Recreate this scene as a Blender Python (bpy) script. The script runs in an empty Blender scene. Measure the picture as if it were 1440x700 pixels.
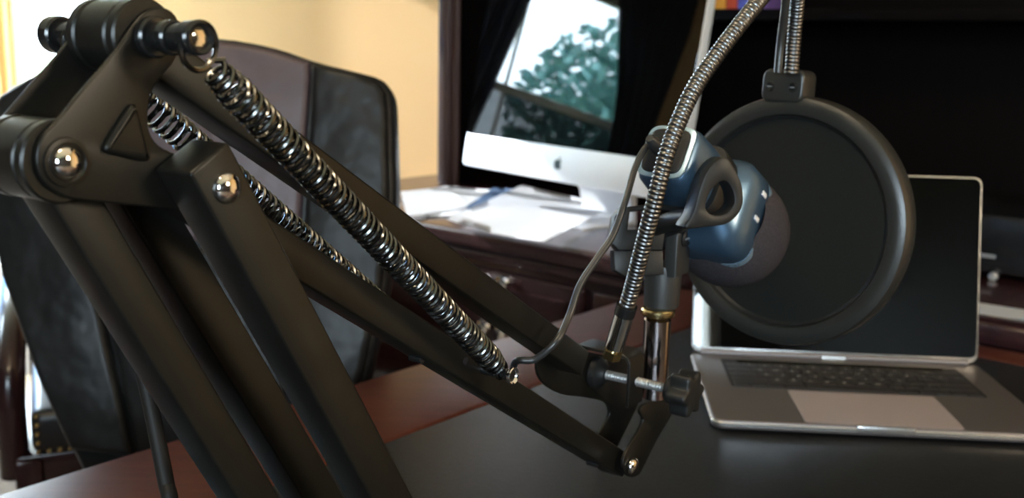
import bpy, bmesh, math, random
from mathutils import Vector as V, Matrix as M
random.seed(7)
sc = bpy.context.scene
col = sc.collection
R = math.radians

# ------------------------------------------------------------------ camera
F = 1450.0                                   # focal length in pixels of the 1440x700 frame
CAM = V((0, 0, 1.125))
PITCH, ROLL = R(11.29), R(1.29)
cr = V((1, 0, 0)); cu = V((0, math.sin(PITCH), math.cos(PITCH))); CF = V((0, math.cos(PITCH), -math.sin(PITCH)))
CR = math.cos(ROLL) * cr + math.sin(ROLL) * cu
CU = -math.sin(ROLL) * cr + math.cos(ROLL) * cu
cd = bpy.data.cameras.new('camera'); cam = bpy.data.objects.new('camera', cd); col.objects.link(cam)
cd.sensor_width = 36; cd.lens = 36 * F / 1440; cd.clip_start = .02; cd.clip_end = 200
cam.matrix_world = M(((CR.x, CU.x, -CF.x, CAM.x), (CR.y, CU.y, -CF.y, CAM.y), (CR.z, CU.z, -CF.z, CAM.z), (0, 0, 0, 1)))
cd.dof.use_dof = True; cd.dof.focus_distance = .50; cd.dof.aperture_fstop = 13
sc.camera = cam
def ray(px, py): return CR * ((px - 720) / F) + CU * ((350 - py) / F) + CF
def pix(px, py, Z): return CAM + ray(px, py) * Z
def onz(px, py, z):
    d = ray(px, py); return CAM + d * ((z - CAM.z) / d.z)

# room axes: s runs along U, t along W
TH = R(50.4)
W = V((math.cos(TH), math.sin(TH), 0)); U = V((math.sin(TH), -math.cos(TH), 0))
DESK = .738
O = V((-.433, .822, 0))
def st(s, t, z=0): return O + U * s + W * t + V((0, 0, z))
ROOM = M(((U.x, W.x, 0, O.x), (U.y, W.y, 0, O.y), (0, 0, 1, 0), (0, 0, 0, 1)))   # local (s,t,z)

# ------------------------------------------------------------------ light
wd = bpy.data.worlds.new('world'); sc.world = wd; wd.use_nodes = True
bg = wd.node_tree.nodes['Background']; bg.inputs[0].default_value = (.70, .87, 1.0, 1); bg.inputs[1].default_value = 17.0
sc.view_settings.view_transform = 'Standard'; sc.view_settings.look = 'None'
sc.view_settings.gamma = 1; sc.view_settings.use_curve_mapping = False
sc.view_settings.exposure = 0.95
S_LEFT, S_RIGHT, T_BACK, T_FRONT, CEIL = -4.05, 3.9, 1.85, -2.6, 2.65
def area(name, loc, nrm, sx, sy, power, colr, portal=False, shape='RECTANGLE'):
    l = bpy.data.lights.new(name, 'AREA'); l.shape = shape; l.size = sx; l.size_y = sy; l.energy = power; l.color = colr
    o = bpy.data.objects.new(name, l); col.objects.link(o)
    z = -V(nrm).normalized(); x = V((0, 0, 1)).cross(z)
    if x.length < 1e-3: x = V((1, 0, 0))
    x.normalize(); y = z.cross(x)
    o.matrix_world = M(((x.x, y.x, z.x, loc.x), (x.y, y.y, z.y, loc.y), (x.z, y.z, z.z, loc.z), (0, 0, 0, 1)))
    if portal: l.cycles.is_portal = True
    return o
sun = bpy.data.lights.new('sun', 'SUN'); sun.energy = 7.5; sun.angle = R(.6); sun.color = (.96, .98, 1)
so = bpy.data.objects.new('sun', sun); col.objects.link(so)
SD = (U + W * .12).normalized() * math.cos(R(21.5)) - V((0, 0, math.sin(R(21.5))))
so.matrix_world = SD.to_track_quat('-Z', 'Y').to_matrix().to_4x4()
WL = (-1.15, .10, .70, 2.35)      # left window  t0 t1 z0 z1
WB = (-4.00, -2.85, .06, 2.30)    # glazed door in back wall  s0 s1 z0 z1
WN = (.50, 1.62, .25, 2.40)       # added left window, unseen, to brighten the papers: t0 t1 z0 z1
WF = (1.75, 3.45, .95, 2.15)      # window behind the camera  s0 s1 z0 z1
area('portal_left', st(S_LEFT - .05, (WL[0] + WL[1]) / 2, (WL[2] + WL[3]) / 2), U, WL[1] - WL[0], WL[3] - WL[2], 1, (1, 1, 1), True)
area('portal_fill_window', st(S_LEFT - .05, (WN[0] + WN[1]) / 2, (WN[2] + WN[3]) / 2), U, WN[1] - WN[0], WN[3] - WN[2], 1, (1, 1, 1), True)
area('portal_back', st((WB[0] + WB[1]) / 2, T_BACK + .05, (WB[2] + WB[3]) / 2), -W, WB[1] - WB[0], WB[3] - WB[2], 1, (1, 1, 1), True)
area('portal_front', st((WF[0] + WF[1]) / 2, T_FRONT - .05, (WF[2] + WF[3]) / 2), W, WF[1] - WF[0], WF[3] - WF[2], 1, (1, 1, 1), True)

# ------------------------------------------------------------------ materials
def mat(name, colr, rough=.5, metal=0, spec=.5, noise=None, bump=None, coat=0, emit=None, sheen=0):
    m = bpy.data.materials.new(name); m.use_nodes = True
    nt = m.node_tree; b = nt.nodes['Principled BSDF']
    b.inputs['Base Color'].default_value = (*colr, 1); b.inputs['Roughness'].default_value = rough
    b.inputs['Metallic'].default_value = metal; b.inputs['Specular IOR Level'].default_value = spec
    b.inputs['Coat Weight'].default_value = coat; b.inputs['Coat Roughness'].default_value = .12
    if sheen: b.inputs['Sheen Weight'].default_value = sheen
    if noise or bump:
        tc = nt.nodes.new('ShaderNodeTexCoord')
    if noise:                                  # (scale, second colour, stretch)
        mp = nt.nodes.new('ShaderNodeMapping'); nt.links.new(tc.outputs['Object'], mp.inputs[0])
        mp.inputs['Scale'].default_value = noise[2] if len(noise) > 2 else (1, 1, 1)
        if len(noise) > 3: mp.inputs['Rotation'].default_value = noise[3]
        n = nt.nodes.new('ShaderNodeTexNoise'); n.inputs['Scale'].default_value = noise[0]; n.inputs['Detail'].default_value = 6
        nt.links.new(mp.outputs[0], n.inputs[0])
        r = nt.nodes.new('ShaderNodeValToRGB'); r.color_ramp.elements[0].position = .35; r.color_ramp.elements[1].position = .68
        r.color_ramp.elements[0].color = (*colr, 1); r.color_ramp.elements[1].color = (*noise[1], 1)
        nt.links.new(n.outputs[0], r.inputs[0]); nt.links.new(r.outputs[0], b.inputs['Base Color'])
    if bump:                                   # (scale, strength, distance)
        n2 = nt.nodes.new('ShaderNodeTexNoise'); n2.inputs['Scale'].default_value = bump[0]; n2.inputs['Detail'].default_value = 3
        nt.links.new(tc.outputs['Object'], n2.inputs[0])
        bp = nt.nodes.new('ShaderNodeBump'); bp.inputs['Strength'].default_value = bump[1]; bp.inputs['Distance'].default_value = bump[2]
        nt.links.new(n2.outputs[0], bp.inputs['Height']); nt.links.new(bp.outputs[0], b.inputs['Normal'])
    if emit:
        b.inputs['Emission Color'].default_value = (*emit[0], 1); b.inputs['Emission Strength'].default_value = emit[1]
    return m
ROT = (0, 0, -TH)
mt = dict(
    paint=mat('black_powder_coat', (.0070, .0065, .0052), .34, spec=.32, bump=(900, .10, .0004), noise=(60, (.0092, .0086, .0068))),
    steel=mat('dark_spring_steel', (.13, .13, .125), .24, 1),
    chrome=mat('chrome', (.88, .86, .84), .07, 1),
    post=mat('smoky_chrome', (.34, .30, .30), .14, 1),
    bolt=mat('black_oxide_bolt', (.05, .05, .05), .22, .8),
    plast=mat('dark_plastic', (.011, .0108, .0104), .45, spec=.35, bump=(700, .12, .0005)),
    plast2=mat('grey_plastic', (.023, .022, .0198), .45, bump=(600, .15, .0006)),
    brass=mat('brass', (.72, .56, .28), .25, 1),
    goose=mat('gooseneck_steel', (.17, .17, .17), .32, 1),
    ring=mat('filter_ring_plastic', (.021, .0205, .018), .34, bump=(500, .15, .0006)),
    mesh=mat('filter_nylon', (.011, .011, .0092), .9, spec=.1, noise=(1500, (.016, .016, .0138)), bump=(1500, .4, .0004)),
    blue=mat('blue_metal', (.070, .130, .205), .32, .65, coat=.3),
    bluelt=mat('blue_rim', (.34, .48, .60), .26, .7),
    foam=mat('foam', (.034, .029, .031), .98, spec=.05, noise=(700, (.046, .040, .043)), bump=(350, .8, .0012)),
    cable=mat('rubber_cable', (.022, .022, .022), .34, spec=.5),
    cableb=mat('black_cable', (.008, .007, .006), .6, spec=.3),
    leather=mat('black_leather', (.0068, .0072, .0076), .42, spec=.30, noise=(14, (.0105, .011, .0115)), bump=(9, .6, .02)),
    panel=mat('leather_window_sheen', (.062, .040, .046), .46, noise=(20, (.082, .056, .062)), bump=(14, .4, .012)),  # purple-brown colour stands in for window sheen on black leather
    gleather=mat('guest_leather', (.012, .013, .016), .35, bump=(30, .2, .004)),
    wood=mat('mahogany', (.050, .0125, .0075), .42, noise=(9, (.080, .021, .012), (1.2, 14, 8), ROT), spec=.3),
    wood2=mat('mahogany_dark', (.020, .007, .008), .26, noise=(9, (.032, .011, .012), (1, 12, 1), ROT), coat=.3),
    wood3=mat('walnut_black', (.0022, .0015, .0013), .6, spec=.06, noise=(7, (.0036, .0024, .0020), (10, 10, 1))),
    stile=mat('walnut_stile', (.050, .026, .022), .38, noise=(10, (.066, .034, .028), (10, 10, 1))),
    inlay=mat('desk_leather', (.0072, .0077, .0092), .50, spec=.3, noise=(180, (.012, .0125, .0145)), bump=(320, .25, .001)),
    wall=mat('beige_paint', (.83, .525, .245), .85, spec=.2, noise=(2, (.85, .55, .265)), bump=(120, .05, .002)),
    ceil=mat('ceiling_paint', (.80, .76, .68), .9),
    panelling=mat('dark_panelling', (.012, .0075, .005), .6, noise=(6, (.018, .011, .0075), (10, 10, 1))),
    floor=mat('carpet', (.16, .12, .09), .95, noise=(60, (.22, .17, .13)), bump=(300, .5, .004)),
    white=mat('white_trim', (.80, .79, .75), .5, noise=(3, (.84, .83, .79))),
    cream=mat('cream_trim', (.82, .72, .50), .6, noise=(3, (.85, .75, .54))),
    curtain=mat('navy_curtain', (.010, .010, .020), .9, noise=(30, (.016, .016, .030))),
    paper=mat('paper', (.86, .88, .92), .7, noise=(4, (.89, .90, .93))),
    print=mat('blue_print', (.05, .09, .20), .6, noise=(90, (.25, .40, .62))),
    alu=mat('aluminium', (.84, .85, .87), .42, .35, noise=(3, (.87, .88, .90))),
    grey=mat('space_grey', (.165, .148, .148), .42, .7, noise=(900, (.185, .167, .167))),
    greyl=mat('space_grey_edge', (.62, .61, .60), .24, .9),
    pad=mat('trackpad_glass', (.34, .285, .285), .35, .2),
    key=mat('key_plastic', (.016, .014, .015), .45),
    keybed=mat('key_well', (.010, .008, .009), .6),
    legend=mat('key_legend', (.62, .60, .60), .6),
    screen=mat('glossy_black_glass', (.002, .002, .002), .018, spec=.75),
    logo=mat('logo_black', (.03, .05, .06), .3),
    black=mat('gloss_black', (.006, .006, .007), .25),
    silver=mat('silver_badge', (.55, .55, .55), .35, .8),
    leaf=mat('leaf', (.06, .17, .15), .6, noise=(3, (.18, .38, .37))),
    bark=mat('bark', (.10, .07, .05), .9, noise=(12, (.15, .11, .08))),
    grass=mat('lawn', (.10, .17, .07), .95, noise=(5, (.16, .22, .10))),
    patio=mat('patio', (.62, .60, .56), .9, noise=(8, (.68, .66, .62))),
    house=mat('blue_siding', (.10, .25, .55), .8, noise=(6, (.13, .29, .60))),
    roofm=mat('roof_grey', (.12, .12, .13), .9),
    glow=mat('lamp_glass', (.9, .85, .75), .4, emit=((1, .80, .55), 16)),
    shade=mat('fill_lamp_shade', (.85, .78, .65), .8, emit=((1, .83, .60), 20)),
    b1=mat('book_orange', (.75, .28, .04), .5, noise=(40, (.85, .40, .06))),
    b2=mat('book_red', (.45, .05, .03), .5, noise=(40, (.55, .08, .04))),
    b3=mat('book_blue', (.08, .10, .45), .5, noise=(40, (.12, .14, .55))),
    b4=mat('book_cream', (.75, .66, .48), .6, noise=(40, (.8, .72, .55))),
    b5=mat('book_violet', (.12, .06, .20), .6, noise=(40, (.16, .09, .26))),
)
def mixmat(name, t_weight, colr, gloss_rough=.01, glossy=True):
    m = bpy.data.materials.new(name); m.use_nodes = True; nt = m.node_tree
    for n in list(nt.nodes): nt.nodes.remove(n)
    o = nt.nodes.new('ShaderNodeOutputMaterial'); mx = nt.nodes.new('ShaderNodeMixShader')
    a = nt.nodes.new('ShaderNodeBsdfGlossy' if glossy else 'ShaderNodeBsdfDiffuse'); tr = nt.nodes.new('ShaderNodeBsdfTransparent')
    a.inputs['Color'].default_value = (*colr, 1)
    if glossy: a.inputs['Roughness'].default_value = gloss_rough
    mx.inputs[0].default_value = t_weight
    nt.links.new(a.outputs[0], mx.inputs[1]); nt.links.new(tr.outputs[0], mx.inputs[2]); nt.links.new(mx.outputs[0], o.inputs[0])
    return m
mt['glass'] = mixmat('window_glass', .93, (1, 1, 1))
mt['bugscreen'] = mixmat('insect_screen', .30, (.03, .035, .04), glossy=False)

# ------------------------------------------------------------------ builders
def fr(o, x, y, z): return M(((x[0], y[0], z[0], o[0]), (x[1], y[1], z[1], o[1]), (x[2], y[2], z[2], o[2]), (0, 0, 0, 1)))
def axis_frame(o, d, up=V((0, 0, 1))):
    z = V(d).normalized(); x = up.cross(z)
    if x.length < 1e-4: x = V((1, 0, 0)).cross(z)
    x.normalize(); return fr(V(o), x, z.cross(x), z)
I4 = M.Identity(4)
class MB:
    def __init__(s): s.bm = bmesh.new()
    def _add(s, b, mtx):
        me = bpy.data.meshes.new('tmp'); b.transform(mtx); b.to_mesh(me); b.free(); s.bm.from_mesh(me); bpy.data.meshes.remove(me); return s
    def box(s, mtx, x0, x1, y0, y1, z0, z1, bev=0, seg=2):
        b = bmesh.new(); vs = [b.verts.new((x, y, z)) for z in (z0, z1) for y in (y0, y1) for x in (x0, x1)]
        for f in ((0, 2, 3, 1), (4, 5, 7, 6), (0, 1, 5, 4), (2, 6, 7, 3), (0, 4, 6, 2), (1, 3, 7, 5)): b.faces.new([vs[i] for i in f])
        if bev: bmesh.ops.bevel(b, geom=list(b.edges), offset=bev, segments=seg, affect='EDGES', profile=.5)
        return s._add(b, mtx)
    def prism(s, mtx, pts, z0, z1, bev=0, seg=2, holes=()):
        b = bmesh.new()
        if holes:
            loops = [pts] + list(holes); ed = []
            for lp in loops:
                vs = [b.verts.new((p[0], p[1], z0)) for p in lp]
                ed += [b.edges.new((vs[i], vs[(i + 1) % len(vs)])) for i in range(len(vs))]
            bmesh.ops.triangle_fill(b, edges=ed, use_beauty=True)
        else:
            b.faces.new([b.verts.new((p[0], p[1], z0)) for p in pts])
        bmesh.ops.recalc_face_normals(b, faces=b.faces)
        g = bmesh.ops.extrude_face_region(b, geom=list(b.faces))
        for v in g['geom']:
            if isinstance(v, bmesh.types.BMVert): v.co.z = z1
        bmesh.ops.recalc_face_normals(b, faces=b.faces)
        if bev:
            e = [e for e in b.edges if abs(e.verts[0].co.z - e.verts[1].co.z) < 1e-7 and len(e.link_faces) == 2 and e.calc_face_angle(0) > .6]
            bmesh.ops.bevel(b, geom=e, offset=bev, segments=seg, affect='EDGES', profile=.5)
        return s._add(b, mtx)
    def tube(s, pts, r, sides=10, caps=True, closed=False):
        pts = [V(p) for p in pts]; n = len(pts); rr = [r[min(len(r) - 1, round(i * (len(r) - 1) / max(1, n - 1)))] for i in range(n)] if isinstance(r, (list, tuple)) else [r] * n
        b = bmesh.new(); rings = []; prev = None
        for i, p in enumerate(pts):
            if closed: t = pts[(i + 1) % n] - pts[i - 1]
            else: t = pts[min(i + 1, n - 1)] - pts[max(i - 1, 0)]
            t.normalize()
            if prev is None:
                a = V((0, 0, 1)) if abs(t.z) < .9 else V((1, 0, 0)); x = t.cross(a).normalized()
            else: x = (prev - t * prev.dot(t)).normalized()
            prev = x; y = t.cross(x)
            rings.append([b.verts.new(p + (x * math.cos(k * 2 * math.pi / sides) + y * math.sin(k * 2 * math.pi / sides)) * rr[i]) for k in range(sides)])
        m = n if closed else n - 1
        for i in range(m):
            A, B = rings[i], rings[(i + 1) % n]
            for k in range(sides): b.faces.new((A[k], A[(k + 1) % sides], B[(k + 1) % sides], B[k]))
        if caps and not closed: b.faces.new(rings[0][::-1]); b.faces.new(rings[-1])
        return s._add(b, I4)
    def lathe(s, mtx, prof, n=24):
        b = bmesh.new(); rings = []
        for r, z in prof:
            rings.append([b.verts.new((0, 0, z))] if r < 1e-6 else [b.verts.new((r * math.cos(k * 2 * math.pi / n), r * math.sin(k * 2 * math.pi / n), z)) for k in range(n)])
        for A, B in zip(rings, rings[1:]):
            for k in range(n):
                j = (k + 1) % n
                if len(A) == 1 and len(B) == 1: continue
                if len(A) == 1: b.faces.new((A[0], B[k], B[j]))
                elif len(B) == 1: b.faces.new((A[k], A[j], B[0]))
                else: b.faces.new((A[k], A[j], B[j], B[k]))
        if len(rings[0]) > 1: b.faces.new(rings[0][::-1])
        if len(rings[-1]) > 1: b.faces.new(rings[-1])
        bmesh.ops.recalc_face_normals(b, faces=b.faces)
        return s._add(b, mtx)
    def loft(s, mtx, secs, n=40, cap=True):
        # secs: (z, half_x, half_y, exponent, [cx, cy])
        b = bmesh.new(); rings = []
        for q in secs:
            z, hx, hy, ex = q[:4]; cx, cy = q[4:6] if len(q) > 4 else (0, 0)
            ring = []
            for k in range(n):
                a = (k + .5) * 2 * math.pi / n; c, d = math.cos(a), math.sin(a)
                ring.append(b.verts.new((cx + hx * math.copysign(abs(c) ** (2 / ex), c), cy + hy * math.copysign(abs(d) ** (2 / ex), d), z)))
            rings.append(ring)
        for A, B in zip(rings, rings[1:]):
            for k in range(n): b.faces.new((A[k], A[(k + 1) % n], B[(k + 1) % n], B[k]))
        if cap: b.faces.new(rings[0][::-1]); b.faces.new(rings[-1])
        bmesh.ops.recalc_face_normals(b, faces=b.faces)
        return s._add(b, mtx)
    def quadsheet(s, f, nu, nv, thick=0):
        b = bmesh.new(); g = [[b.verts.new(f(i / nu, j / nv)) for i in range(nu + 1)] for j in range(nv + 1)]
        for j in range(nv):
            for i in range(nu): b.faces.new((g[j][i], g[j][i + 1], g[j + 1][i + 1], g[j + 1][i]))
        if thick: bmesh.ops.solidify(b, geom=list(b.faces), thickness=thick)
        bmesh.ops.recalc_face_normals(b, faces=b.faces)
        return s._add(b, I4)
    def build(s, name, m, parent=None, sharp=35, origin=None):
        b = s.bm
        if sharp:
            for f in b.faces: f.smooth = True
            for e in b.edges:
                if len(e.link_faces) == 2 and e.calc_face_angle(0) > R(sharp): e.smooth = False
        org = V((0, 0, 0))
        if parent is not None: org = V(parent.get('_o', (0, 0, 0)))
        elif origin is not None: org = V(origin)
        b.transform(M.Translation(-org))
        me = bpy.data.meshes.new(name); b.to_mesh(me); b.free()
        me.materials.append(mt[m] if isinstance(m, str) else m)
        o = bpy.data.objects.new(name, me); col.objects.link(o)
        if parent is not None: o.parent = parent
        else: o.location = org
        o['_o'] = tuple(org)
        return o
def helix(p0, p1, r, wire, turns, seg=18, sides=7, lead=0):
    p0, p1 = V(p0), V(p1); d = (p1 - p0); L = d.length; z = d / L; x = z.orthogonal().normalized(); y = z.cross(x); n = int(turns * seg)
    pts = []
    for i in range(n + 1):
        a = i / seg * 2 * math.pi; k = i / n
        pts.append(p0 + z * (L * k) + (x * math.cos(a) + y * math.sin(a)) * r * min(1, .72 + .28 * min(k, 1 - k) * turns / 3))
    return MB().tube(pts, wire, sides)
def ring_pts(c, nrm, r, n=28, squash=1):
    f = axis_frame(c, nrm); return [f @ V((r * math.cos(2 * math.pi * k / n), r * squash * math.sin(2 * math.pi * k / n), 0)) for k in range(n)]
def spline(pts, n=12):
    pts = [V(p) for p in pts]; P = [pts[0] * 2 - pts[1]] + pts + [pts[-1] * 2 - pts[-2]]; out = []
    for i in range(1, len(P) - 2):
        a, b, c, d = P[i - 1:i + 3]
        for k in range(n):
            t = k / n
            out.append(.5 * ((2 * b) + (c - a) * t + (2 * a - 5 * b + 4 * c - d) * t * t + (3 * b - a - 3 * c + d) * t ** 3))
    out.append(pts[-1]); return out
def resample(pts, step):
    L = [0]
    for a, b in zip(pts, pts[1:]): L.append(L[-1] + (b - a).length)
    n = max(2, int(L[-1] / step)); out = []; j = 0
    for i in range(n + 1):
        t = L[-1] * i / n
        while j < len(L) - 2 and L[j + 1] < t: j += 1
        out.append(pts[j].lerp(pts[j + 1], (t - L[j]) / max(1e-9, L[j + 1] - L[j])))
    return out
def smooth2(pts, n=5):     # closed Catmull-Rom in 2D
    m = len(pts); out = []
    for i in range(m):
        a, b, c, d = [V((*pts[(i + k) % m], 0)) for k in (-1, 0, 1, 2)]
        for k in range(n):
            t = k / n; q = .5 * ((2 * b) + (c - a) * t + (2 * a - 5 * b + 4 * c - d) * t * t + (3 * b - a - 3 * c + d) * t ** 3); out.append((q.x, q.y))
    return out
def roundrect(x0, x1, y0, y1, r, n=5):
    out = []
    for cx, cy, a0 in ((x1 - r, y1 - r, 0), (x0 + r, y1 - r, 90), (x0 + r, y0 + r, 180), (x1 - r, y0 + r, 270)):
        for k in range(n + 1): a = R(a0 + 90 * k / n); out.append((cx + r * math.cos(a), cy + r * math.sin(a)))
    return out
def circ(cx, cy, r, n=20, ry=None): return [(cx + r * math.cos(2 * math.pi * k / n), cy + (ry or r) * math.sin(2 * math.pi * k / n)) for k in range(n)]
def thing(name, label, cat, loc, group=None):
    o = bpy.data.objects.new(name, None); col.objects.link(o); o.location = V(loc); o.empty_display_size = .05
    o['label'] = label; o['category'] = cat; o['_o'] = tuple(V(loc))
    if group: o['group'] = group
    return o
def tag(o, label, cat, group=None):
    o['label'] = label; o['category'] = cat
    if group: o['group'] = group
    return o
def struct(o): o['kind'] = 'structure'; return o
def plabel(o, l): o['label'] = l; return o

# ------------------------------------------------------------------ room shell
TK = .12
def wall_box(mb, s0, s1, t0, t1, z0, z1): mb.box(ROOM, s0, s1, t0, t1, z0, z1)
m = MB(); wall_box(m, S_LEFT - TK, S_RIGHT + TK, T_FRONT - TK, T_BACK + TK, -.1, 0); struct(m.build('floor', 'floor'))
m = MB(); wall_box(m, S_LEFT - TK, S_RIGHT + TK, T_FRONT - TK, T_BACK + TK, CEIL, CEIL + .1); struct(m.build('ceiling', 'ceil'))
m = MB()                                     # back wall with glazed door opening
wall_box(m, WB[1], S_RIGHT, T_BACK, T_BACK + TK, 0, CEIL); wall_box(m, S_LEFT - TK, WB[0], T_BACK, T_BACK + TK, 0, CEIL)
wall_box(m, WB[0], WB[1], T_BACK, T_BACK + TK, WB[3], CEIL); wall_box(m, WB[0], WB[1], T_BACK, T_BACK + TK, 0, WB[2])
struct(m.build('wall_back', 'wall'))
m = MB()
wall_box(m, S_LEFT - TK, S_LEFT, T_FRONT, WL[0], 0, CEIL); wall_box(m, S_LEFT - TK, S_LEFT, WL[1], WN[0], 0, CEIL); wall_box(m, S_LEFT - TK, S_LEFT, WN[1], T_BACK, 0, CEIL); wall_box(m, S_LEFT - TK, S_LEFT, WN[0], WN[1], 0, WN[2]); wall_box(m, S_LEFT - TK, S_LEFT, WN[0], WN[1], WN[3], CEIL)
wall_box(m, S_LEFT - TK, S_LEFT, WL[0], WL[1], 0, WL[2]); wall_box(m, S_LEFT - TK, S_LEFT, WL[0], WL[1], WL[3], CEIL)
struct(m.build('wall_left', 'wall'))
m = MB()
wall_box(m, S_LEFT - TK, WF[0], T_FRONT - TK, T_FRONT, 0, CEIL); wall_box(m, WF[1], S_RIGHT, T_FRONT - TK, T_FRONT, 0, CEIL)
wall_box(m, WF[0], WF[1], T_FRONT - TK, T_FRONT, 0, WF[2]); wall_box(m, WF[0], WF[1], T_FRONT - TK, T_FRONT, WF[3], CEIL)
struct(m.build('wall_front', 'panelling'))
m = MB(); wall_box(m, S_RIGHT, S_RIGHT + TK, T_FRONT - TK, T_BACK + TK, 0, CEIL); struct(m.build('wall_right', 'panelling'))
m = MB(); m.box(ROOM, WB[1] + .08, -1.16, T_BACK - .016, T_BACK, 0, .11, .004); struct(m.build('baseboard_back', 'white'))
m = MB(); m.box(ROOM, S_LEFT, S_LEFT + .016, T_FRONT, T_BACK, 0, .11, .004); struct(m.build('baseboard_left', 'white'))

def window(name, kind, a0, a1, z0, z1, depth0, depth1, rails, muntins, mtl, screen_below=None, dirsign=1):
    # kind 'L' (left wall: a=t) or 'B' (a=s); frame parts around the opening
    def bx(mb, p0, p1, q0, q1, d0=depth0, d1=depth1, bev=.004):
        if kind == 'L': mb.box(ROOM, d0, d1, p0, p1, q0, q1, bev)
        else: mb.box(ROOM, p0, p1, d0, d1, q0, q1, bev)
    mb = MB(); w = .055
    for p in ((a0, a0 + w, z0, z1), (a1 - w, a1, z0, z1), (a0, a1, z0, z0 + w), (a0, a1, z1 - w, z1)): bx(mb, *p)
    root = struct(mb.build(name, mtl)); dm = (depth0 + depth1) / 2
    for z in rails:
        mb = MB(); bx(mb, a0, a1, z - .025, z + .025, depth0 + .01, depth1 - .01); mb.build('meeting_rail', mtl, root)
    for a in muntins:
        mb = MB(); bx(mb, a[0] - a[1] / 2, a[0] + a[1] / 2, z0, z1, depth0 + .012, depth1 - .012); mb.build('muntin', mtl, root)
    mb = MB(); bx(mb, a0 + .04, a1 - .04, z0 + .04, z1 - .04, dm - .002, dm + .002, 0); mb.build('pane', 'glass', root)
    if screen_below:
        mb = MB(); e = depth0 - .004 if dirsign > 0 else depth1 + .002
        bx(mb, a0 + .03, a1 - .03, z0 + .03, screen_below, e, e + .002, 0); mb.build('insect_screen', 'bugscreen', root)
    return root
w1 = window('window_1', 'L', WL[0], WL[1], WL[2], WL[3], S_LEFT - .09, S_LEFT - .03, [1.60], [(-.24, .02)], 'white', 1.59)
mb = MB(); mb.box(ROOM, S_LEFT - .03, S_LEFT + .07, WL[0] - .06, WL[1] + .06, WL[2] - .03, WL[2], .006); mb.build('window_sill', 'white', w1)
w2 = window('window_2', 'B', WB[0], WB[1], WB[2], WB[3], T_BACK + .03, T_BACK + .09, [], [], 'cream')
w3 = window('window_3', 'B', WF[0], WF[1], WF[2], WF[3], T_FRONT - .09, T_FRONT - .03, [], [(2.6, .05)], 'white')
w4 = window('fill_window', 'L', WN[0], WN[1], WN[2], WN[3], S_LEFT - .09, S_LEFT - .03, [], [(1.06, .04)], 'white')  # unseen window, added for more daylight on papers and chin
m = MB(); m.box(ROOM, WB[1], WB[1] + .075, T_BACK - .018, T_BACK, 0, WB[3] + .07, .004); struct(m.build('trim_1', 'white'))

# curtains at the left window: edges swept aside
def curtain(name, inner, outer, label):
    def f(a, b):
        z = .12 + b * 2.38
        i, o = inner(z), outer(z); t = i + (o - i) * a
        fold = .028 * math.sin(a * 34 + z * .7)
        return st(S_LEFT + .10 + fold, t, z)
    o = MB().quadsheet(f, 72, 24, .004).build(name, 'curtain', None, 60, st(S_LEFT + .1, inner(1), .12))
    tag(o, label, 'curtain', 'curtains at the garden window')
def lerp_tab(tab):
    def g(z):
        if z <= tab[0][0]: return tab[0][1]
        for (z0, v0), (z1, v1) in zip(tab, tab[1:]):
            if z <= z1: return v0 + (v1 - v0) * (z - z0) / (z1 - z0)
        return tab[-1][1]
    return g
curtain('curtain', lerp_tab([(.5, .02), (1.31, -.05), (1.6, -.10), (1.8, -.13), (2.09, -.17), (2.5, -.30)]), lambda z: .36, 'dark navy curtain seen on the left in the screen reflection')
curtain('curtain', lerp_tab([(1.3, -.93), (1.57, -.91), (1.8, -.87), (2.32, -.71), (2.5, -.62)]), lerp_tab([(1.5, -1.22), (1.7, -1.23), (2.3, -1.31)]), 'dark navy curtain seen on the right in the screen reflection')
m = MB().tube([st(S_LEFT + .10, -1.45, 2.52), st(S_LEFT + .10, .5, 2.52)], .012, 12)
rod = tag(m.build('curtain_rod', 'bolt', None, 35, st(S_LEFT + .1, -.5, 2.52)), 'black curtain rod above the garden window', 'curtain rod')
# ceiling lamp
LP = st(.35, -.55, 0)
lt = thing('ceiling_lamp', 'round glass globe ceiling lamp with warm light above the desk', 'lamp', LP + V((0, 0, CEIL)))
MB().lathe(M.Translation(LP), [(0, CEIL), (.09, CEIL), (.09, CEIL - .02), (.03, CEIL - .04), (.03, CEIL - .10), (0, CEIL - .10)], 32).build('ceiling_plate', 'brass', lt)
MB().lathe(M.Translation(LP + V((0, 0, CEIL - .24))), [(0, .15)] + [(.15 * math.cos(R(a)), .15 * math.sin(R(a))) for a in range(75, -90, -15)] + [(0, -.15)], 32).build('lamp_shade', 'glow', lt)

fl0 = st(2.05, .38, 0)
fl = thing('fill_lamp', 'added unseen floor lamp giving warm fill light to the boom arm', 'lamp', fl0)  # added out of view to light the arm from the right
MB().lathe(M.Translation(fl0), [(0, 0), (.14, 0), (.14, .015), (.03, .03), (0, .03)], 32).build('base', 'bolt', fl)
MB().tube([fl0 + V((0, 0, .02)), fl0 + V((0, 0, 1.50))], .011, 14).build('pole', 'bolt', fl)
MB().lathe(M.Translation(fl0), [(.012, 1.36), (.165, 1.36), (.135, 1.64), (.012, 1.64)], 32).build('lamp_shade', 'shade', fl)

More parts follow.
